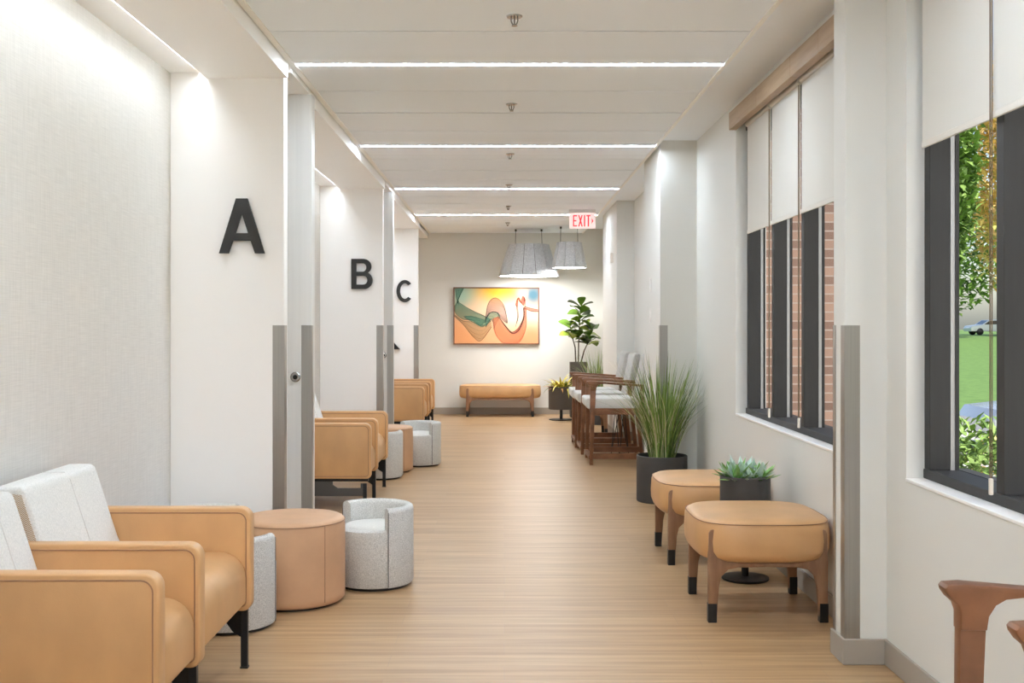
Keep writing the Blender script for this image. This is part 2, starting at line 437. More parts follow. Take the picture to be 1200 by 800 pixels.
# right side: window wall with two openings, two columns and a pilaster
W1 = (1.55, 4.08); W2 = (4.50, 7.08); ZS, ZT = .742, 2.62
XO = 1.685
b = B()
for (ya, yb) in ((Y0, W1[0]), (W1[1], W2[0]), (W2[1], Y1)): box(b, XR, XO, ya, yb, 0, CE+.17)
for (ya, yb) in (W1, W2): box(b, XR, XO, ya, yb, 0, ZS); box(b, XR, XO, ya, yb, ZT, CE+.17)
struct('wall_right', b, WHITE, label='off white window wall on the right')
b = B(); box(b, 1.327, XR+.02, 4.289, 4.434, 0, CE+.17, .003, 1); struct('wall_column', b, WHITE, label='white wall return between the two windows')
b = B(); box(b, 1.204, XR+.02, 8.52, 9.47, 0, CE+.17, .003, 1); struct('wall_column', b, WHITE, label='wide white column behind the tall grass planter')
b = B(); box(b, 1.29, XR+.02, 12.62, 14.4, 0, CE+.17, .003, 1); struct('wall_column', b, WHITE, label='white pilaster beyond the wooden chairs')
base(XR-.012, XR, Y0, 4.289); base(1.327-.012, XR, 4.277, 4.289); base(1.327-.012, 1.327, 4.289, 4.434); base(1.327-.012, XR, 4.434, 4.446)
base(XR-.012, XR, 4.446, 8.52); base(1.192, XR, 8.508, 8.52); base(1.192, 1.204, 8.52, 9.47); base(XR-.012, XR, 9.47, 12.62)
base(1.278, XR, 12.608, 12.62); base(1.278, 1.29, 12.62, 14.4); base(XR-.012, XR, 14.4, Y1)

def window(n, y0, y1, fins, lab):
    b = B(); box(b, XR-.004, XR+.075, y0, y1, ZS, ZS+.012, .002, 1)
    root = struct('window_%d' % n, b, TRIMW, label=lab)
    b = B(); box(b, XR+.062, XR+.23, y0, y1, ZS+.012, ZS+.048, .003, 1); obj('frame_sill', b, DARKFR, root)
    b = B(); box(b, XR+.062, XR+.23, y0, y1, ZT-.05, ZT, .003, 1); obj('frame_head', b, DARKFR, root)
    for f in fins:
        b = B(); box(b, 1.556, 1.632, f-.026, f+.026, ZS+.048, ZT-.05, .002, 1)
        ml = obj('mullion', b, DARKFR, root)
        b = B(); box(b, 1.632, 1.648, f-.027, f+.027, ZS+.048, ZT-.05); box(b, 1.648, 1.662, f-.03, f+.03, ZS+.048, ZT-.05, mi=1)
        obj('glazing_bead', b, [FRALU, DARKFR], ml)
    fs = sorted(fins)
    for a, c in zip(fs, fs[1:]):
        b = B(); box(b, 1.664, 1.670, a-.0, c+.0, ZS+.048, ZT-.05); obj('pane', b, GLASS, root)
window(1, W1[0], W1[1], [4.052, 3.455, 2.83, 2.20, 1.578], 'near window with dark frame looking out on lawn and shrubs')
window(2, W2[0], W2[1], [7.03, 6.38, 5.74, 5.10, 4.528], 'far window with dark frame looking out on brown brick')

def valance(y0, y1, cuts, lab):
    b = B(); t = thing('blind_valance', lab, 'valance', (XR, y0, 2.57))
    ys = [y0]+cuts+[y1]
    for a, c in zip(ys, ys[1:]):
        b = B(); box(b, -.05, -.002, a-y0+.0015, c-y0-.0015, 0, .11, .002, 1); obj('valance_board', b, VALW, t)
valance(4.5, 7.06, [5.05, 5.55, 6.3], 'light brown wood valance above the far window blinds')
valance(1.5, 4.08, [2.4, 3.3], 'light brown wood valance above the near window blinds')

def blind(y0, y1, zb, lab, ch=True):
    t = thing('roller_blind', lab, 'blind', (1.532, (y0+y1)/2, zb)); h = (y1-y0)/2
    b = B(); box(b, -.0015, .0015, -h, h, .02, 2.60-zb); obj('blind_fabric', b, BLINDM, t)
    b = B(); box(b, -.005, .005, -h, h, 0, .024, .002, 1); obj('hem_bar', b, HEM, t)
    b = B(); tube(b, [(0, -h, 2.585-zb), (0, h, 2.585-zb)], .018, 12); obj('roller_tube', b, HEM, t, True)
    if ch:
        b = B(); zl = .85-zb
        for dy in (.010, .024):
            tube(b, [(-.012, -h-dy, 2.56-zb), (-.012, -h-dy, zl)], .002, 6)
        tube(b, [(-.012, -h-.010, zl), (-.012, -h-.017, zl-.008), (-.012, -h-.024, zl)], .002, 6)
        obj('bead_chain', b, CHAINM, t, True)
        b = B(); box(b, -.018, -.006, -h-.024, -h-.010, zl-.06, zl-.008, .003, 2); obj('chain_weight', b, POTW, t)
G1, G2 = 'blinds in the far window', 'blinds in the near window'
for (a, c, pos) in ((6.335, 6.93, 'farthest one by the wide column'), (5.70, 6.30, 'middle one in the far window'), (5.07, 5.665, 'by the wall return'), (4.56, 5.035, 'hidden behind the white wall return')):
    blind(a, c, 1.895, 'off white roller blind half lowered in the far window, ' + pos)
for (a, c, pos) in ((3.455, 4.03, 'nearest the white wall return'), (2.84, 3.446, 'at the right edge of the view'), (2.21, 2.77, 'beside the camera'), (1.6, 2.14, 'behind the one beside the camera')):
    blind(a, c, 1.967, 'off white roller blind lowered over the near window, ' + pos)

# stainless corner guards
def guard(x, y, sx, sy, lab, lx=.06, ly=.06, z0=.1, z1=1.32):
    b = B(); t = .0025
    box(b, min(x+sx*lx, x-sx*t), max(x+sx*lx, x-sx*t), min(y, y-sy*t), max(y, y-sy*t), z0, z1)
    box(b, min(x, x-sx*t), max(x, x-sx*t), min(y, y+sy*ly), max(y, y+sy*ly), z0, z1)
    tag(obj('corner_guard', b, STEEL), lab, 'corner guard', 'steel corner guards')
for (d0, L) in PIL[1:]:
    guard(XP, d0, -1, 1, 'brushed steel corner guard on the white panel below the letter %s' % L)
    if L != 'C': guard(-1.118, d0+.64, -1, 1, 'brushed steel corner guard on the grey door edge next to the letter %s panel' % L, ly=.04)
guard(1.327, 4.289, 1, 1, 'brushed steel corner guard on the near edge of the wall return between windows', lx=.058, ly=.045)
guard(1.327, 4.434, 1, -1, 'brushed steel corner guard on the far edge of the wall return between windows', lx=.05, ly=.03)
guard(1.204, 8.52, 1, 1, 'brushed steel corner guard on the column behind the tall grass')

# ------------------------------------------------------------------ furniture: leather lounge chairs
AW = .065
def side_profile(): return rrect(-.70, 0, .225, .62, [.02, .03, .045, .03])
def arm_part(t, y0):
    b = B(); prism(b, side_profile(), 'y', y0, y0+AW, .007, 3)
    a = obj('armrest', b, LEATHER, t, True, 35)
    b = B(); q = rrect(-.682, -.017, .243, .602, [.015, .02, .034, .02])
    for yy in (y0+.0005, y0+AW-.0005): tube(b, [(x, yy, z) for x, z in q], .0026, 6, True)
    obj('piping', b, PIPE, a, True)
def seat_part(t, y0, y1):
    pts = rrect(-.62, -.016, .25, .455, [.01, .02, .10, .02], 8)
    b = B(); prism(b, pts, 'y', y0+.001, y1-.001, .01, 3); obj('seat', b, LEATHER, t, True, 35)
def back_part(t, y0, y1):
    pts = [(-.475, .45), (-.505, .52), (-.585, .765), (-.592, .782), (-.606, .792), (-.685, .792), (-.698, .784), (-.70, .77), (-.66, .60), (-.62, .45)]
    b = B(); prism(b, pts, 'y', y0+.004, y1-.004, .014, 3); k = obj('backrest', b, BOUCLE, t, True, 35)
    k['label'] = 'white fabric backrest'
    b = B(); m = y0+(y1-y0)*.58
    tube(b, [(-.474, m, .46), (-.5045, m, .52), (-.5845, m, .765), (-.606, m, .7925), (-.69, m, .7925)], .0022, 6); obj('seam', b, SEAMW, k, True)
    b = B(); q = [(-.50, .46), (-.522, .53), (-.60, .768), (-.685, .775), (-.65, .60), (-.625, .46)]
    for ga, gb in ((y0+.0015, y0+.0055), (y1-.0055, y1-.0015)):
        b = B(); prism(b, q, 'y', ga, gb); g = obj('side_gusset', b, CHEV, k); g['label'] = 'tan chevron side panel'
def leg_part(t, x, y, z1=.235):
    b = B(); box(b, x-.013, x+.013, y-.012, y+.012, .006, z1, .002, 1); box(b, x-.015, x+.015, y-.014, y+.014, 0, .006)
    obj('leg', b, BLACK, t)
def wide_chair():
    t = thing('armchair', '', 'armchair'); h = .3825
    arm_part(t, -h); arm_part(t, h-AW); seat_part(t, -h+AW, h-AW); back_part(t, -h+AW, h-AW)
    for y in (-h+AW/2, h-AW/2):
        leg_part(t, -.03, y); leg_part(t, -.62, y)
    b = B()
    for y in (-h+AW/2, h-AW/2):
        box(b, -.62, -.03, y-.01, y+.01, .205, .235)
        prism(b, [(-.043, .12), (-.043, .21), (-.16, .21), (-.10, .175), (-.075, .14)], 'y', y-.006, y+.006)
    box(b, -.32, -.29, -h+.03, h-.03, .21, .238); box(b, -.63, -.60, -h+.03, h-.03, .21, .238)
    obj('under_frame', b, BLACK, t)
    return t
def narrow_chair(with_arm=True):
    t = thing('armchair' if with_arm else 'lounge_seat', '', 'armchair' if with_arm else 'seat'); y0, y1 = -.21, .145
    if with_arm: arm_part(t, -.21); y0 = -.145; y1 = .209
    seat_part(t, y0, y1); back_part(t, y0, y1)
    yl = -.18
    leg_part(t, -.045, yl, .19); leg_part(t, -.62, yl, .19)
    b = B()
    prism(b, [(-.63, .10), (-.04, .10), (-.04, .19), (-.075, .19), (-.075, .155), (-.24, .155), (-.275, .18), (-.275, .215), (-.41, .215), (-.41, .18), (-.445, .155), (-.63, .155)], 'y', yl-.008, yl+.008)
    pl = obj('side_plate', b, DKGREY, t); pl['label'] = 'metal side plate of the legs, coloured grey as if lit'  # lighter than the frame: light on the plate is put into its colour
    b = B(); box(b, -.64, -.02, yl-.012, yl+.012, .205, .235); ye = .20 if with_arm else .14; box(b, -.32, -.29, -.18, ye, .212, .236); box(b, -.63, -.60, -.18, ye, .212, .236)
    obj('under_frame', b, BLACK, t)
    return t
wc = wide_chair(); nc = narrow_chair(); ns = narrow_chair(False)
wc['group'] = nc['group'] = ns['group'] = 'tan leather lounge seats along the bays'
XA = -.972
def put(proto, used, x, y, lab):
    if proto not in used:
        used.append(proto); proto.location = (x, y, 0); proto['label'] = lab; return proto
    return dup(proto, (x, y, 0), None, lab)
used = []
put(wc, used, XA, 3.8975, 'large tan leather armchair with white back at front left, the farther of the nearest pair')
put(nc, used, XA, 3.305, 'tan leather armchair cut off by the lower left corner, closest to the camera')
put(wc, used, XA+.02, 8.6475, 'tan leather armchair in the letter B bay, before the grey tub stools')
put(nc, used, XA+.02, 8.055, 'tan leather armchair in the letter B bay, nearer one with grey leg plate')
put(wc, used, -.91, 14.037, 'tan leather armchair at the far end of the row below the letter C')
put(ns, used, -.91, 13.498, 'narrow armless tan seat between two armchairs below the letter C')
put(wc, used, -.91, 12.90, 'nearest tan leather armchair of the row below the letter C')

# round leather tables and grey tub stools
def pouf():
    t = thing('ottoman_table', '', 'ottoman', group='round leather ottoman tables')
    R = .25
    b = B(); lathe(b, [(0, .012), (R-.012, .012), (R-.002, .022), (R, .05), (R, .375), (R-.004, .392), (R-.016, .402), (R-.05, .406), (0, .408)], 64)
    bd = obj('body', b, LEATHER2, t, True, 50)
    b = B(); tube(b, [((R-.001)*math.cos(2*PI*k/64), (R-.001)*math.sin(2*PI*k/64), .388) for k in range(64)], .0022, 6, True)
    tube(b, [(R*math.cos(-.75), R*math.sin(-.75), .03), (R*math.cos(-.75), R*math.sin(-.75), .385)], .0015, 6)
    obj('seam', b, PIPE, bd, True)
    b = B(); lathe(b, [(0, 0), (R-.03, 0), (R-.03, .014), (0, .014)], 48); obj('plinth', b, CAP, t, True)
    return t
pf = pouf(); u2 = []
put(pf, u2, -1.017, 5.29, 'large round tan leather ottoman table among grey tub stools in front of letter A')
put(pf, u2, -1.08, 10.0, 'round tan leather ottoman table among grey tub stools in front of letter B')
def tub(R=.20):
    t = thing('tub_stool', '', 'stool', group='grey tub stools'); h = math.radians(73)
    b = B(); lathe(b, [(0, .015), (R-.012, .015), (R-.006, .022), (R-.006, .27), (R-.014, .292), (R-.035, .298), (0, .298)], 56)
    obj('body', b, TWEED, t, True, 50)
    b = B(); lathe(b, [(R-.05, .297), (R-.06, .308), (R-.09, .313), (0, .315)], 48); p = obj('seat_pad', b, PAD, t, True, 60); p['label'] = 'pale plain seat pad'
    prof = [(R-.05, .05), (R-.05, .385), (R-.043, .400), (R-.030, .408), (R-.016, .408), (R-.004, .400), (R, .385), (R, .03), (R-.006, .016), (R-.02, .014)]
    b = B(); lathe(b, prof, 48, 0, 0, h, 2*PI-h, closed_prof=True); obj('backrest', b, TWEED, t, True, 50)
    b = B()
    for a in (h, -h): tube(b, [((R+.0005)*math.cos(a), (R+.0005)*math.sin(a), .02), ((R+.0005)*math.cos(a), (R+.0005)*math.sin(a), .39)], .002, 6)
    obj('seam', b, DKGREY, t, True)
    b = B(); lathe(b, [(0, 0), (R-.025, 0), (R-.025, .016), (0, .016)], 40); obj('plinth', b, CAP, t, True)
    return t
tb = tub(); u3 = []
def stool(x, y, tx, ty, lab):
    o = put(tb, u3, x, y, lab); o.rotation_euler = (0, 0, math.atan2(ty-y, tx-x))
stool(-.665, 5.63, -1.017, 5.29, 'grey tweed tub stool standing in the open, right of the large round ottoman table')
stool(-1.205, 4.86, -1.017, 5.29, 'grey tweed tub stool wedged between the front armchair and the large round ottoman table')
stool(-1.467, 5.46, -1.017, 5.29, 'grey tweed tub stool showing only its rim above the front armchair by the wall')
stool(-.80, 10.42, -1.08, 10.0, 'grey tweed tub stool to the right of the distant round ottoman table')
stool(-1.08, 9.55, -1.08, 10.0, 'grey tweed tub stool between the letter B armchair and the distant round ottoman table')

# ------------------------------------------------------------------ leather ottomans and bench on wooden legs
def footed(name, cat, lab, loc, hx, hy, lx, ly, e=3.0, rz=0, group=None, zt=.46):
    t = thing(name, lab, cat, loc, rz, group)
    loops = []
    for ins, z in ((.10, .262), (.06, .264), (.03, .272), (.012, .288), (.002, .315), (0, .36), (.004, zt-.035), (.012, zt-.018), (.03, zt-.008), (.08, zt), (.16, zt+.006), (.24, zt+.008)):
        loops.append([(x, y, z) for x, y in superloop(hx-ins, hy-ins, e)])
    b = B(); loft(b, loops); cu = obj('cushion', b, LEATHER, t, True, 60)
    b = B(); tube(b, [(x, y, zt-.020) for x, y in superloop(hx-.008, hy-.008, e)], .0022, 6, True); obj('piping', b, PIPE, cu, True)
    half = [(lx-.022, .0), (lx-.034, .16), (lx-.045, .205), (lx-.075, .235), (lx-.12, .244)]
    top = [(lx-.10, .268), (lx-.055, .282), (lx-.033, .31), (lx-.026, .34), (lx-.026, .395), (lx-.020, .408), (lx-.008, .414), (lx+.004, .408), (lx+.010, .395), (lx+.014, .25), (lx+.013, 0)]
    prof = [(x, z) for x, z in half][::-1]
    right = [(lx+.013, 0), (lx-.022, 0)]
    R = half[::1]
    # right half outline from centre bottom to centre top, then mirrored
    hb = [(0, .246)] + half[::-1] + top[::-1] + [(0, .266)]
    outline = hb + [(-x, z) for x, z in hb[::-1] if x > 0]
    dy = max(0, hy*(1-(min(lx, hx)/hx)**e)**(1/e))
    for s in (-1, 1):
        yy = s*max(ly, dy-.012)
        b = B(); prism(b, outline, 'y', yy-.016, yy+.016, .004, 2); obj('leg_frame', b, OAKLEG, t, True, 35)
        for sx in (-1, 1):
            b = B(); x = sx*(lx-.0045); box(b, x-.0195, x+.0195, yy-.0185, yy+.0185, 0, .085, .003, 2); obj('foot_cap', b, CAP, t)
    b = B(); Y = max(ly, dy-.012)
    for sx in (-1, 1): box(b, sx*(lx-.03)-.012, sx*(lx-.03)+.012, -Y, Y, .245, .268)
    obj('side_rail', b, OAKLEG, t)
    return t
footed('ottoman', 'ottoman', 'tan leather ottoman on wooden legs with black tips, nearer one below the window', (1.172, 5.16, 0), .312, .325, .252, .235, 3.5, 0, 'leather ottomans by the windows')
footed('ottoman', 'ottoman', 'tan leather ottoman on wooden legs, farther one beside the succulent planter', (1.168, 6.33, 0), .312, .325, .252, .235, 3.5, 0, 'leather ottomans by the windows')
footed('ottoman', 'ottoman', 'tan leather ottoman barely seen behind the row of wooden chairs', (1.05, 13.35, 0), .225, .25, .17, .18, 3.0, 0, 'leather ottomans by the windows')
footed('bench', 'bench', 'long tan leather bench on wooden legs against the far wall under the picture', (-.062, 16.06, 0), .595, .23, .475, .19, 5.0)

# ------------------------------------------------------------------ wooden arm chairs (fronts face the corridor, -x)
def wood_chair(W=.60, D=.58, drop=0.0):
    t = thing('wooden_armchair', '', 'armchair', group='walnut chairs along the window wall'); h = W/2
    for s in (-1, 1):
        y = s*(h-.018)
        b = B()   # arm: shaped board with tip, arch to the leg
        pts = [(-.018, .778), (-.020, .786), (-.014, .793), (.02, .795), (D-.03, .757), (D-.02, .747), (D-.035, .736), (.14, .766), (.105, .762), (.084, .75), (.070, .728), (.066, .70), (.012, .70), (.012, .735), (.006, .752), (-.008, .764)]
        prism(b, pts, 'y', y-.022, y+.022, .005, 2); obj('armrest', b, WALNUT, t, True, 35)
        b = B(); prism(b, [(.012, .702), (.066, .702), (.036, 0), (.006, 0)], 'y', y-.016, y+.016, .004, 2); obj('leg', b, WALNUT, t, True, 35)
        b = B(); prism(b, [(D-.10, .745), (D-.06, .745), (D-.045, .58), (D+.01, 0), (D-.022, 0), (D-.09, .58)], 'y', y-.016, y+.016, .004, 2); obj('leg', b, WALNUT, t, True, 35)
        b = B(); box(b, .02, D-.02, y-.013, y+.013, .055, .11, .004, 2); obj('stretcher', b, WALNUT, t)
        b = B(); box(b, .03, D-.06, y-.013, y+.013, .475-drop, .535-drop, .004, 2); obj('seat_rail', b, WALNUT, t)
    b = B(); box(b, .0, .035, -h+.03, h-.03, .05, .085, .004, 2); obj('foot_rail', b, WALNUT, t)
    b = B(); box(b, .04, .065, -h+.03, h-.03, .475-drop, .53-drop, .004, 2); obj('front_rail', b, WALNUT, t)
    b = B(); prism(b, rrect(-.03, D-.10, .525-drop, .628-drop, [.045, .02, .05, .02], 6), 'y', -h+.04, h-.04, .018, 3); st = obj('seat', b, PAD, t, True, 40); st['label'] = 'pale grey seat cushion'
    b = B(); prism(b, [(D-.13, .60), (D-.105, .625), (D-.03, 1.0), (D-.018, 1.022), (D+.0, 1.032), (D+.03, 1.03), (D+.04, 1.01), (D-.02, .66), (D-.06, .60)], 'y', -h+.045, h-.045, .016, 3)
    bk = obj('backrest', b, TWEED2, t, True, 40); bk['label'] = 'light grey upholstered backrest'
    return t
TWEED2 = mk('light_grey_upholstery', (190, 186, 180), .95, rgb2=(174, 170, 164), scale=120, bump=.2, bscale=240)
wch = wood_chair(); u4 = []
put(wch, u4, .80, 10.70, 'walnut armchair with pale seat closest to the tall grass planter in the far group')
put(wch, u4, .775, 11.53, 'walnut armchair in the middle of the three far wooden chairs')
put(wch, u4, .755, 12.16, 'walnut armchair farthest from the camera of the far group')
nw = wood_chair(.345, .50, .09); nw.location = (.915, 2.10, 0); nw['label'] = 'walnut armchair cut off by the lower right corner of the view'

# ------------------------------------------------------------------ planters
def pot(t, R, H, m, z0=0.0, soil=True, seg=48, wall=.012):
    b = B(); lathe(b, [(0, z0), (R-.006, z0), (R, z0+.006), (R, z0+H-.004), (R-.004, z0+H), (R-wall, z0+H), (R-wall, z0+H-.05), (0, z0+H-.05)], seg)
    obj('planter', b, m, t, True, 40)
    if soil:
        b = B(); lathe(b, [(0, z0+H-.03), (R-wall-.001, z0+H-.035)], 32); obj('soil', b, SOIL, t)
def grass_plant(lab, loc, R, H, height, n, spread, seed, lx, ly):
    t = thing('potted_grass', lab, 'potted plant', loc, 0, 'tall grasses in charcoal planters'); pot(t, R, H, POTM); q = random.Random(seed)
    b = B()
    for i in range(n):
        az = q.uniform(0, 2*PI); u = q.random(); rr = R*.5*math.sqrt(q.random())
        thin = i > n*.55
        el = PI/2-(.03+.28*u*spread)*(1.0 if not thin else 1.35)
        ln = height*(q.uniform(.55, 1.0) if not thin else q.uniform(.75, 1.05))
        leaf(b, (rr*math.cos(az), rr*math.sin(az), H-.04), az+q.uniform(-.4, .4), el, ln, (.014 if not thin else .006)*q.uniform(.6, 1.1),
             -q.uniform(.05, .5) if not thin else -q.uniform(.2, 1.5*spread), 7, .2, 'blade', q.choice([0, 0, 1, 1, 1]) if not thin else q.choice([0, 1, 2, 2]))
    for v in b.verts:            # blades lean along the wall and column instead of through them
        for ax, lm in ((0, lx), (1, ly)):
            if v.co[ax] > lm-.05: v.co[ax] = lm-.05+.05*(1-math.exp(-(v.co[ax]-lm+.05)/.05))
        v.co.y = max(v.co.y, -.335)
    obj('foliage', b, GRASSM, t)
grass_plant('tall ornamental grass in a charcoal cylinder planter behind the two near ottomans', (1.186, 8.285, 0), .19, .345, .86, 330, 1.0, 3, .295, .222)
grass_plant('tall ornamental grass in the far corner behind the wooden chairs', (1.27, 14.75, 0), .19, .345, .74, 200, .9, 5, .215, 1.5)

# succulents in a charcoal planter on a pedestal
t = thing('succulent_planter', 'charcoal planter of blue green succulents on a black pedestal between two ottomans', 'potted plant', (1.253, 5.73, 0))
b = B(); lathe(b, [(0, 0), (.118, 0), (.122, .004), (.122, .012), (.10, .016), (0, .018)], 48); obj('pedestal_base', b, BLACK, t, True)
b = B(); tube(b, [(0, 0, .015), (0, 0, .37)], .019, 16); obj('pedestal_pole', b, BLACK, t, True)
pot(t, .129, .185, POTM, .355)
b = B(); q = random.Random(11)
for (cx, cy, s, mi) in ((-.06, -.06, 1, 1), (.0, -.075, .8, 0), (.06, -.06, 1.0, 1), (-.02, -.01, 1.1, 0), (.05, .02, 1.0, 0), (-.08, .01, .9, 1), (.0, .07, 1, 0), (.09, -.01, .85, 1), (-.06, .07, .9, 0)):
    for ring, (n, el, ln) in enumerate(((7, .3, .105), (6, .8, .115), (4, 1.25, .10))):
        for k in range(n):
            leaf(b, (cx, cy, .515), 2*PI*(k+.5*ring)/n+q.uniform(-.2, .2), el+q.uniform(-.15, .15), ln*s*q.uniform(.85, 1.2), .030*s, q.uniform(-.1, .45), 5, .22, 'rosette', mi if q.random() < .8 else 1-mi)
obj('foliage', b, SUCC, t)

# fiddle leaf fig
t = thing('potted_fig_tree', 'tall fiddle leaf fig in a dark bronze planter at the end wall', 'potted plant', (1.065, 15.85, 0))
b = B(); box(b, -.12, .12, -.12, .12, 0, .76, .004, 1); box(b, -.12, .12, -.12, -.108, .75, .79); box(b, -.12, .12, .108, .12, .75, .79); box(b, -.12, -.108, -.108, .108, .75, .79); box(b, .108, .12, -.108, .108, .75, .79)
obj('planter', b, POTB, t)
b = B(); box(b, -.107, .107, -.107, .107, .76, .772); obj('soil', b, SOIL, t)
q = random.Random(4); bs = B(); bl = B()
stems = [[(-.035, 0, .76), (-.045, 0, 1.0), (-.09, -.02, 1.16), (-.12, -.03, 1.30)], [(.0, .0, .76), (.005, 0, 1.05), (.015, 0, 1.3), (.04, 0, 1.6)], [(.03, -.02, .76), (.08, -.03, .95), (.15, -.04, 1.1), (.18, -.05, 1.28)]]
for sp in stems: tube(bs, sp, [.011, .009, .007, .004], 8)
obj('stem', bs, STEM, t, True)
def stem_at(sp, u):
    u *= len(sp)-1; i = min(int(u), len(sp)-2); return Vector(sp[i]).lerp(Vector(sp[i+1]), u-i)
for sp, n, u0 in ((stems[0], 11, .5), (stems[1], 24, .42), (stems[2], 13, .5)):
    for k in range(n):
        u = u0+(1-u0)*k/(n-1); p = stem_at(sp, u); az = k*2.4+q.uniform(-.3, .3)
        leaf(bl, p, az, q.uniform(-.1, .7)+.5*(u > .92), q.uniform(.17, .24), q.uniform(.12, .165), -q.uniform(.3, 1.0), 6, .16, 'ovate', q.choice([0, 0, 1, 2]), q.uniform(-.6, .6))
obj('foliage', bl, FIGM, t)

# bromeliad on a pedestal
t = thing('bromeliad_planter', 'yellow green bromeliads in a round dark planter on a pedestal near the bench', 'potted plant', (.795, 15.38, 0))
b = B(); lathe(b, [(0, 0), (.168, 0), (.17, .004), (.17, .010), (.05, .014), (0, .016)], 40); obj('pedestal_base', b, BLACK, t, True)
b = B(); tube(b, [(0, 0, .012), (0, 0, .17)], .022, 12); obj('pedestal_pole', b, BLACK, t, True)
pot(t, .178, .315, POTB, .15)
b = B(); q = random.Random(9)
for (cx, cy) in ((-.07, -.05), (.07, -.05), (0, .06), (-.01, -.09)):
    for k in range(17):
        leaf(b, (cx, cy, .43), k*2.4, .25+1.0*(k/17)+q.uniform(-.1, .1), q.uniform(.22, .33), .044, -q.uniform(.6, 1.9), 6, .18, 'lance', q.choice([0, 0, 1, 1, 2]))
obj('foliage', b, BROM, t)

# white bowl of greens on a black wire stand
t = thing('plant_stand', 'white bowl of low greens on a black wire stand between the far wooden chairs', 'potted plant', (1.165, 11.11, 0))
b = B(); lathe(b, [(0, .44), (.07, .44), (.08, .46), (.10, .60), (.094, .602), (.08, .57), (0, .57)], 40); obj('planter', b, POTW, t, True, 45)
b = B()
for k in range(3):
    a = k*2*PI/3+.4
    for s in (-1, 1): tube(b, [(.05*math.cos(a+s*.9), .05*math.sin(a+s*.9), .445), (.105*math.cos(a), .09*math.sin(a), .004)], .004, 6)
tube(b, [(.055*math.cos(2*PI*k/24), .055*math.sin(2*PI*k/24), .437) for k in range(24)], .005, 6, True)
obj('wire_leg', b, BLACK, t, True)
b = B(); q = random.Random(21)
for k in range(60):
    a = q.uniform(0, 6.28); r = .06*math.sqrt(q.random())
    leaf(b, (r*math.cos(a), r*math.sin(a), .575), a+q.uniform(-.6, .6), q.uniform(.5, 1.4), q.uniform(.04, .06), .028, -.5, 4, .2, 'lance', q.choice([0, 0, 2]))
obj('foliage', b, FIGM, t)

# ------------------------------------------------------------------ letters, picture, exit sign, switches
def letter(ch, loops, x, y, z, lab):
    bm = curve_mesh(ch, loops, .02); o = obj('wall_letter', bm, LETTER); o.location = (x, y-.022, z)
    tag(o, lab, 'letter', 'black bay letters')
H = .285
LA = [[(-.118, 0), (-.069, 0), (-.046, .066), (.046, .066), (.069, 0), (.118, 0), (.030, H), (-.030, H)], [(-.033, .105), (.033, .105), (0, .208)]]
letter('A', LA, -1.365, 5.75, 1.694, 'black letter A on the nearest white panel')
LB = [[(-.10, 0), (.018, 0)]+arc(.018, .082, .082, .082, -90, 72)+arc(.012, .212, .076, .073, -38, 90)+[(-.10, H)],
      [(-.052, .042), (-.052, .124), (.014, .124)]+arc(.014, .083, .038, .041, 90, -90, 12),
      [(-.052, .164), (-.052, .243), (.008, .243)]+arc(.008, .2035, .034, .0395, 90, -90, 12)]
LB = [[(-.10, 0), (.012, 0)]+arc(.018, .082, .084, .082, -85, 62)+arc(.012, .212, .078, .073, -32, 88)+[(-.10, H)]]+LB[1:]
letter('B', LB, -1.345, 10.42, 1.662, 'black letter B on the middle white panel')
LC = [arc(0, H/2, .112, .148, 42, 318, 40)+arc(0, H/2, .063, .102, 312, 48, 36)]
letter('C', LC, -1.325, 14.69, 1.632, 'black letter C on the farthest white panel')

# picture
def art_mat():
    m = bpy.data.materials.new('abstract_canvas'); m.use_nodes = True; t = m.node_tree; p = t.nodes['Principled BSDF']; L = t.links.new; N = t.nodes.new
    tc = N('ShaderNodeTexCoord'); cur = None
    base_c = lin((240, 206, 168))
    for (u, v, r, c) in ((.14, .90, .40, (170, 205, 186)), (.12, .12, .5, (250, 178, 120)), (.5, .95, .42, (255, 196, 62)), (.56, .98, .25, (255, 204, 40)), (.62, .45, .34, (236, 232, 208)),
                         (.34, .5, .32, (246, 214, 180)), (.95, .38, .3, (214, 224, 204)), (.94, .88, .20, (66, 112, 132)), (.9, .06, .38, (240, 168, 118)), (.5, .1, .35, (250, 190, 140)), (.80, .9, .10, (248, 190, 160))):
        ds = N('ShaderNodeVectorMath'); ds.operation = 'DISTANCE'; ds.inputs[1].default_value = ((u-.5)*1.25, 0, (v-.5)*.82); L(tc.outputs['Object'], ds.inputs[0])
        mr = N('ShaderNodeMapRange'); mr.interpolation_type = 'SMOOTHSTEP'; mr.inputs['From Min'].default_value = r*1.25; mr.inputs['From Max'].default_value = r*.2
        L(ds.outputs['Value'], mr.inputs[0])
        mx = N('ShaderNodeMix'); mx.data_type = 'RGBA'; L(mr.outputs[0], mx.inputs['Factor'])
        if cur is None: mx.inputs['A'].default_value = base_c
        else: L(cur, mx.inputs['A'])
        mx.inputs['B'].default_value = lin(c); cur = mx.outputs['Result']
    ml = N('ShaderNodeMix'); ml.data_type = 'RGBA'; ml.blend_type = 'MULTIPLY'; ml.inputs['Factor'].default_value = 1; L(cur, ml.inputs['A']); ml.inputs['B'].default_value = (.80, .76, .74, 1)
    L(ml.outputs['Result'], p.inputs['Base Color']); p.inputs['Roughness'].default_value = .6
    return m
t = thing('framed_picture', 'framed abstract picture of green and orange swirling veils on the end wall', 'picture', (-.118, Y1, 1.46))
fw, fh = .636, .424
b = B()
for (x0, x1, z0, z1) in ((-fw, fw, fh-.016, fh), (-fw, fw, -fh, -fh+.016), (-fw, -fw+.016, -fh+.016, fh-.016), (fw-.016, fw, -fh+.016, fh-.016)): box(b, x0, x1, -.045, -.001, z0, z1)
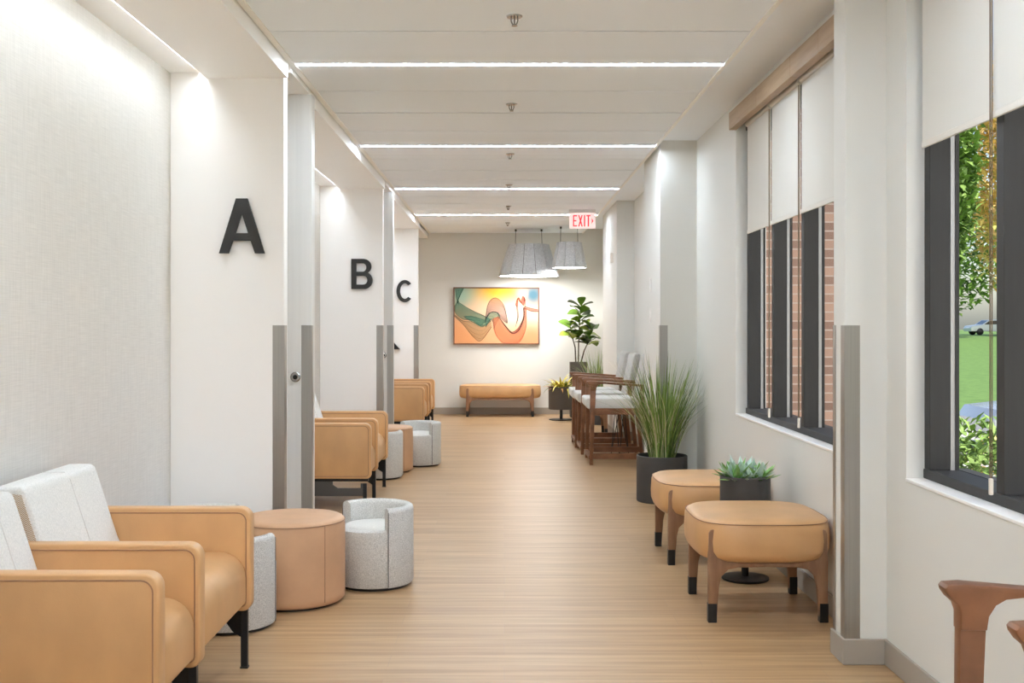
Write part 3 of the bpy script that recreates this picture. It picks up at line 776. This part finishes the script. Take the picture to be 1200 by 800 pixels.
fm = mk('copper_brown_frame', (110, 70, 50), .5); obj('frame', b, fm, t)
veil = {}
def vm(n, c, a):
    veil[n] = mk(n, c, .8, alpha=a); return veil[n]
mats = [art_mat(), vm('veil_green', (80, 142, 116), .5), vm('veil_olive', (150, 130, 70), .32), vm('veil_mauve', (170, 110, 110), .35), vm('veil_orange', (240, 130, 78), .42), vm('veil_red', (200, 80, 55), .5), vm('ink_line', (50, 40, 40), .75), vm('ink_green', (30, 80, 62), .7), vm('ink_red', (150, 45, 35), .7)]
b = B(); box(b, -fw+.016, fw-.016, -.03, -.004, -fh+.016, fh-.016)
def uv(p): return ((p[0]-100)/788*2*(fw-.008)-(fw-.008), fh-.008-(p[1]-135)/520*2*(fh-.008))
def cat(pts, n=30):
    P = [Vector(uv(p)) for p in pts]; P = [P[0]*2-P[1]]+P+[P[-1]*2-P[-2]]; out = []
    for i in range(n+1):
        u = i/n*(len(P)-3); k = min(int(u), len(P)-4); f = u-k; a, c, d, e = P[k:k+4]
        out.append(.5*((2*c)+(-a+d)*f+(2*a-5*c+4*d-e)*f*f+(-a+3*c-3*d+e)*f**3))
    lim = lambda v: Vector((max(-fw+.018, min(fw-.018, v.x)), max(-fh+.018, min(fh-.018, v.y))))
    return [lim(v) for v in out]
lay = [-.0305]
def ribbon(pa, pb, mi, ink, n=9, wdt=.0035):
    A, Bb = cat(pa), cat(pb); y = lay[0]; lay[0] -= .0004
    va = [b.verts.new((v.x, y, v.y)) for v in A]; vb = [b.verts.new((v.x, y, v.y)) for v in Bb]
    for i in range(len(A)-1):
        f = b.faces.new((va[i], va[i+1], vb[i+1], vb[i])); f.material_index = mi
    y -= .0002; lay[0] -= .0002
    for k in range(n):
        s = (k/(n-1)) if n > 1 else 0; s = s*s*(3-2*s)
        ln = [a.lerp(c, s+.05*math.sin(i*.35+k)*(0 < k < n-1)) for i, (a, c) in enumerate(zip(A, Bb))]; wv = wdt*(1.7 if k in (0, n-1) else .55)
        pr = None
        for i, v in enumerate(ln):
            d = (ln[min(i+1, len(ln)-1)]-ln[max(i-1, 0)]); d = d.normalized() if d.length > 0 else Vector((1, 0)); nn = Vector((-d.y, d.x))*wv/2
            c = (b.verts.new((v.x+nn.x, y, v.y+nn.y)), b.verts.new((v.x-nn.x, y, v.y-nn.y)))
            if pr: f = b.faces.new((pr[0], pr[1], c[1], c[0])); f.material_index = ink
            pr = c
ribbon([(105, 385), (180, 440), (260, 450), (380, 480), (445, 440)], [(105, 400), (190, 480), (280, 590), (350, 625), (450, 500)], 2, 6, 6)
ribbon([(190, 140), (140, 250), (190, 300), (280, 350), (370, 390), (440, 430)], [(104, 300), (115, 370), (180, 425), (270, 440), (360, 495), (440, 445)], 1, 7, 12)
ribbon([(110, 140), (125, 240), (150, 300)], [(185, 140), (150, 220), (130, 270)], 1, 7, 5)
ribbon([(200, 410), (250, 440), (350, 495)], [(190, 400), (270, 400), (400, 440)], 1, 6, 4)
ribbon([(385, 470), (420, 280), (490, 230), (560, 290), (590, 400), (597, 460)], [(400, 430), (440, 365), (490, 360), (520, 400), (560, 440), (595, 465)], 3, 6, 13)
ribbon([(390, 440), (430, 370), (500, 365), (530, 400)], [(395, 500), (440, 430), (470, 470), (470, 520)], 1, 6, 5, .005)
ribbon([(460, 420), (485, 560), (560, 645), (650, 655), (720, 625), (770, 500), (772, 330)], [(510, 400), (570, 480), (640, 555), (700, 520), (745, 410), (748, 310)], 4, 8, 14)
ribbon([(520, 410), (590, 500), (640, 545), (700, 505), (745, 410), (745, 320)], [(540, 440), (600, 520), (645, 558), (705, 525), (750, 420), (752, 320)], 5, 6, 3, .006)
ribbon([(672, 300), (690, 235), (720, 270), (740, 215), (765, 250)], [(690, 310), (700, 225), (745, 300), (755, 225), (760, 320)], 5, 8, 7, .005)
ribbon([(680, 300), (690, 400), (680, 470)], [(690, 300), (700, 400), (670, 500)], 3, 6, 3)
ribbon([(755, 305), (800, 320), (886, 338)], [(755, 325), (820, 352), (886, 356)], 5, 6, 4)
cv = obj('canvas', b, mats, t)
for p in cv.data.polygons: p.use_smooth = False

# exit sign
t = thing('exit_sign', 'small lit EXIT sign with red letters hanging from the ceiling', 'exit sign', (.925, 13.05, CE))
b = B(); box(b, -.158, .158, -.02, .02, -.038, -.001, .003, 1); obj('housing', b, PLASTIC, t)
b = B(); box(b, -.155, .155, -.006, .006, -.225, -.038, .001, 1); pn = obj('sign_panel', b, EXITW, t)
lw, lh, st = .048, .135, .015
def rects(bm, L, x):
    for (x0, x1, z0, z1) in L: box(bm, x+x0, x+x1, -.0085, -.0055, -.20+z0, -.20+z1)
def slab(bm, pts, x): prism(bm, [(x+a, -.20+c) for a, c in pts], 'y', -.0085, -.0055)
x = -.112
for chn in 'EXIT':
    b = B()
    if chn == 'E': rects(b, [(0, st, 0, lh), (st, lw, 0, st), (st, lw*.85, lh/2-st/2, lh/2+st/2), (st, lw, lh-st, lh)], x)
    if chn == 'X': slab(b, [(0, 0), (st, 0), (lw+.006, lh), (lw+.006-st, lh)], x); slab(b, [(lw+.006-st, 0), (lw+.006, 0), (st, lh), (0, lh)], x)
    if chn == 'I': rects(b, [(0, st, 0, lh)], x)
    if chn == 'T': rects(b, [(lw/2-st/2, lw/2+st/2, 0, lh-st), (0, lw, lh-st, lh)], x)
    obj('sign_letter', b, EXITR, pn); x += {'E': .062, 'X': .068, 'I': .029, 'T': .05}[chn]
b = B(); slab(b, [(0, .03), (.022, .065), (0, .10), (.004, .065)], .108); obj('arrow', b, EXITR, pn)

def plate(name, x, y, z, lab, cat, sx=.006, sy=.07, sz=.115):
    o = thing(name, lab, cat, (x, y, z))
    b = B(); box(b, -sx, 0, -sy/2, sy/2, -sz/2, sz/2, .002, 1); obj('cover_plate', b, PLASTIC, o)
    b = B(); box(b, -sx-.004, -sx, -sy/5, sy/5, -sz/3, sz/3, .001, 1); obj('rocker', b, TRIMW, o)
plate('wall_switch', 1.204, 9.05, 1.65, 'white wall plate on the column beside the tall grass, upper one', 'switch')
plate('wall_switch', 1.204, 9.05, 1.40, 'white wall plate on the column beside the tall grass, lower one', 'switch')
plate('thermostat', 1.29, 13.1, 2.12, 'small white box high on the pilaster beyond the wooden chairs', 'thermostat', .03, .10, .11)
# black wedge fixture near the letter C panel
t = thing('wall_bracket', 'small black wedge shaped fixture on the white panel below the letter C', 'fixture', (-1.44, 14.69, 1.03))
b = B(); prism(b, [(-.05, -.03), (.05, -.03), (-.03, .06), (-.05, .06)], 'y', -.05, -.001, .003, 1); obj('body', b, BLACK, t)

# ceiling sprinklers
def sprinkler(y, lab, proto=[None]):
    if proto[0]:
        return dup(proto[0], (.045, y, CE), None, lab)
    t = thing('fire_sprinkler', lab, 'sprinkler', (.045, y, CE), 0, 'ceiling sprinklers'); proto[0] = t
    b = B(); lathe(b, [(0, -.0), (.036, -.0), (.034, -.006), (.014, -.008), (0, -.008)], 24); obj('escutcheon', b, CHROME, t, True)
    b = B()
    for s in (-1, 1): tube(b, [(s*.014, 0, -.006), (s*.015, 0, -.02), (s*.010, 0, -.034), (0, 0, -.04)], .003, 6)
    tube(b, [(0, 0, -.008), (0, 0, -.036)], .003, 6); obj('yoke', b, DKGREY, t, True)
    b = B(); lathe(b, [(0, -.04), (.013, -.041), (.013, -.044), (0, -.044)], 16); obj('deflector', b, CHROME, t, True)
for y, pos in ((4.88, 'nearest the camera, before the first light line'), (6.82, 'between the first and second light lines'), (8.8, 'just past the second light line'), (10.74, 'just before the third light line'), (12.66, 'before the exit sign'), (14.7, 'farthest, near the pendant shades')):
    sprinkler(y, 'small chrome ceiling sprinkler, ' + pos)

# felt pendant lamps
def pendant(lab, x, y, rb, rt, zb, zt, n, cords):
    t = thing('pendant_lamp', lab, 'pendant lamp', (x, y, zb), 0, 'grey felt pendants by the end wall'); h = zt-zb
    for k in range(n):
        a0 = 2*PI*k/n+.012; a1 = 2*PI*(k+1)/n-.012; b = B(); th = .012
        q = []
        for r0, r1, z in ((rb, rb-th, 0), (rt, rt-th, h)):
            q.append([(r0*math.cos(a0), r0*math.sin(a0), z), (r0*math.cos(a1), r0*math.sin(a1), z), (r1*math.cos(a1), r1*math.sin(a1), z), (r1*math.cos(a0), r1*math.sin(a0), z)])
        loft(b, q); obj('shade_panel', b, FELT, t)
    b = B(); lathe(b, [(0, .003), (rb-.018, .003)], 40); lathe(b, [(rb-.018, .003), (rb-.018, .012), (0, .012)], 40, mi=1); obj('diffuser', b, [LEDP, PLASTIC], t)
    b = B(); lathe(b, [(rb-.024, .014), (rb-.02, .014), (rt-.020, h-.004), (rt-.024, h-.004)], n*2); obj('inner_ring', b, DKGREY, t)
    b = B()
    for cx in cords: tube(b, [(cx, 0, h-.01), (cx*.97, 0, CE-zb)], .004, 6); lathe(b, [(0, CE-zb-.03), (.014, CE-zb-.03), (.014, CE-zb)], 12, cx*.97, 0)
    for cx in cords: tube(b, [(cx, 0, h-.01), (math.copysign(rt-.012, cx), 0, h-.01)], .003, 6)
    obj('cord', b, BLACK, t, True)
pendant('large grey felt pendant lamp with panelled shade over the bench', .348, 15.72, .433, .29, 2.02, 2.47, 14, (-.19, .19))
pendant('small grey felt pendant lamp hanging right of the large one', .90, 15.28, .25, .172, 2.115, 2.47, 10, (-.12, .12))

# ------------------------------------------------------------------ outdoors
b = B(); prism(b, [(-20, -1.25), (32, -1.25), (100, .39), (170, .6), (170, -2), (-20, -2)], 'x', XO, 140); struct('ground', b, LAWN, label='green lawn rising outside the windows')
b = B(); box(b, XO, 5.0, -6, 9.4, -1.25, -.32); struct('ground_bed', b, mk('bounce_gravel', (206, 200, 188), .95, var=.12, scale=40), label='raised planting bed under the windows')  # bed surface made pale to bounce daylight up onto the ceiling
b = B(); box(b, XO, 140, 18.5, 27.5, -1.27, -1.235); struct('ground_drive', b, ASPH, label='pale driveway across the lawn')
b = B(); box(b, 1.8, 3.3, 10.4, 10.8, -1.25, 4.5); struct('wall_brick', b, BRICK, label='brown brick wing seen through the far window')
def shrub(lab, cx, cy, rx, ry, z0, z1, n, lsize, mats, seed, name='shrub', stem=True, grp=None, gz=-.32):
    t = thing(name, lab, 'shrub' if name == 'shrub' else 'tree', (cx, cy, gz), 0, grp); q = random.Random(seed); b = B()
    for i in range(n):
        a = q.uniform(0, 2*PI); ph = math.acos(q.uniform(-1, 1)); r = q.uniform(.6, 1)
        p = (rx*r*math.sin(ph)*math.cos(a), ry*r*math.sin(ph)*math.sin(a), z0+(z1-z0)*(.5+.5*r*math.cos(ph)))
        leaf(b, p, q.uniform(0, 6.28), q.uniform(-.6, 1.2), lsize*q.uniform(.7, 1.3), lsize*.55, -.4, 2, .2, 'ovate', q.choice([0, 0, 1]))
    obj('foliage', b, mats, t)
    b = B(); tube(b, [(0, 0, 0), (.02, 0, z0+.4*(z1-z0)), (-.02, .02, z0+.7*(z1-z0))], [.02+.012*z1, .015+.008*z1, .01], 8); obj('trunk', b, BARK, t, True)
shrub('low bright green shrub outside the near window', 2.75, 6.3, .75, .6, .02, 1.12, 5000, .07, HEDGE, 1)
shrub('tall green tree at the left of the near window view', 5.5, 14.4, .66, .7, 2.72, 6.5, 9000, .14, HEDGE, 2, 'tree', gz=-1.25)
shrub('golden leaved tree at the right of the near window view', 8.0, 16.4, 1.2, 1.1, 2.75, 7.0, 8000, .13, AUT, 3, 'tree', gz=-1.25)
shrub('low yellow green shrub outside beside the bright green shrub', 3.65, 7.4, .6, .6, .02, 1.0, 1100, .07, AUT, 6)
for i, (x, y, r) in enumerate(((24, 92, 6), (37, 94, 6), (50, 96, 6))):
    shrub(['broad distant tree across the lawn behind the white car', 'broad distant tree in the middle of the far tree line', 'broad distant tree at the right of the far tree line'][i], x, y, r, r, 1.5, 13+i, 2500, .8, HEDGE, 30+i, 'tree', True, 'trees across the lawn', .35)
def car(lab, x, y, rz, m, z):
    t = thing('car', lab, 'car', (x, y, z), rz)
    side = [(-2.2, .35), (-2.25, .62), (-2.1, .85), (-1.2, .95), (-.55, 1.38), (.7, 1.42), (1.5, 1.0), (2.15, .92), (2.25, .6), (2.2, .32)]
    b = B(); prism(b, side, 'y', -.88, .88, .08, 3); obj('body', b, m, t, True, 40)
    b = B(); prism(b, [(-1.05, .97), (-.52, 1.31), (.65, 1.34), (1.25, 1.0)], 'y', -.89, .89, .01, 1); obj('window', b, CARG, t)
    b = B(); prism(b, [(-1.14, .99), (-.62, 1.34), (-.58, 1.36), (-1.10, .99)], 'y', -.7, .7); obj('windscreen', b, CARG, t)
    for wx in (-1.4, 1.35):
        for wy in (-.8, .8):
            b = B(); lathe(b, [(0, -.1), (.28, -.1), (.33, -.06), (.33, .06), (.28, .1), (0, .1)], 24); b.transform(Matrix.Rotation(PI/2, 4, 'X')); b.transform(Matrix.Translation((wx, wy, .33))); obj('wheel', b, CAP, t, True)
car('silver car parked on the driveway outside the near window', 12.05, 23, 0, CARS, -1.235)
car('white car parked far across the lawn', 44.9, 101.5, 0, CARW, .42)
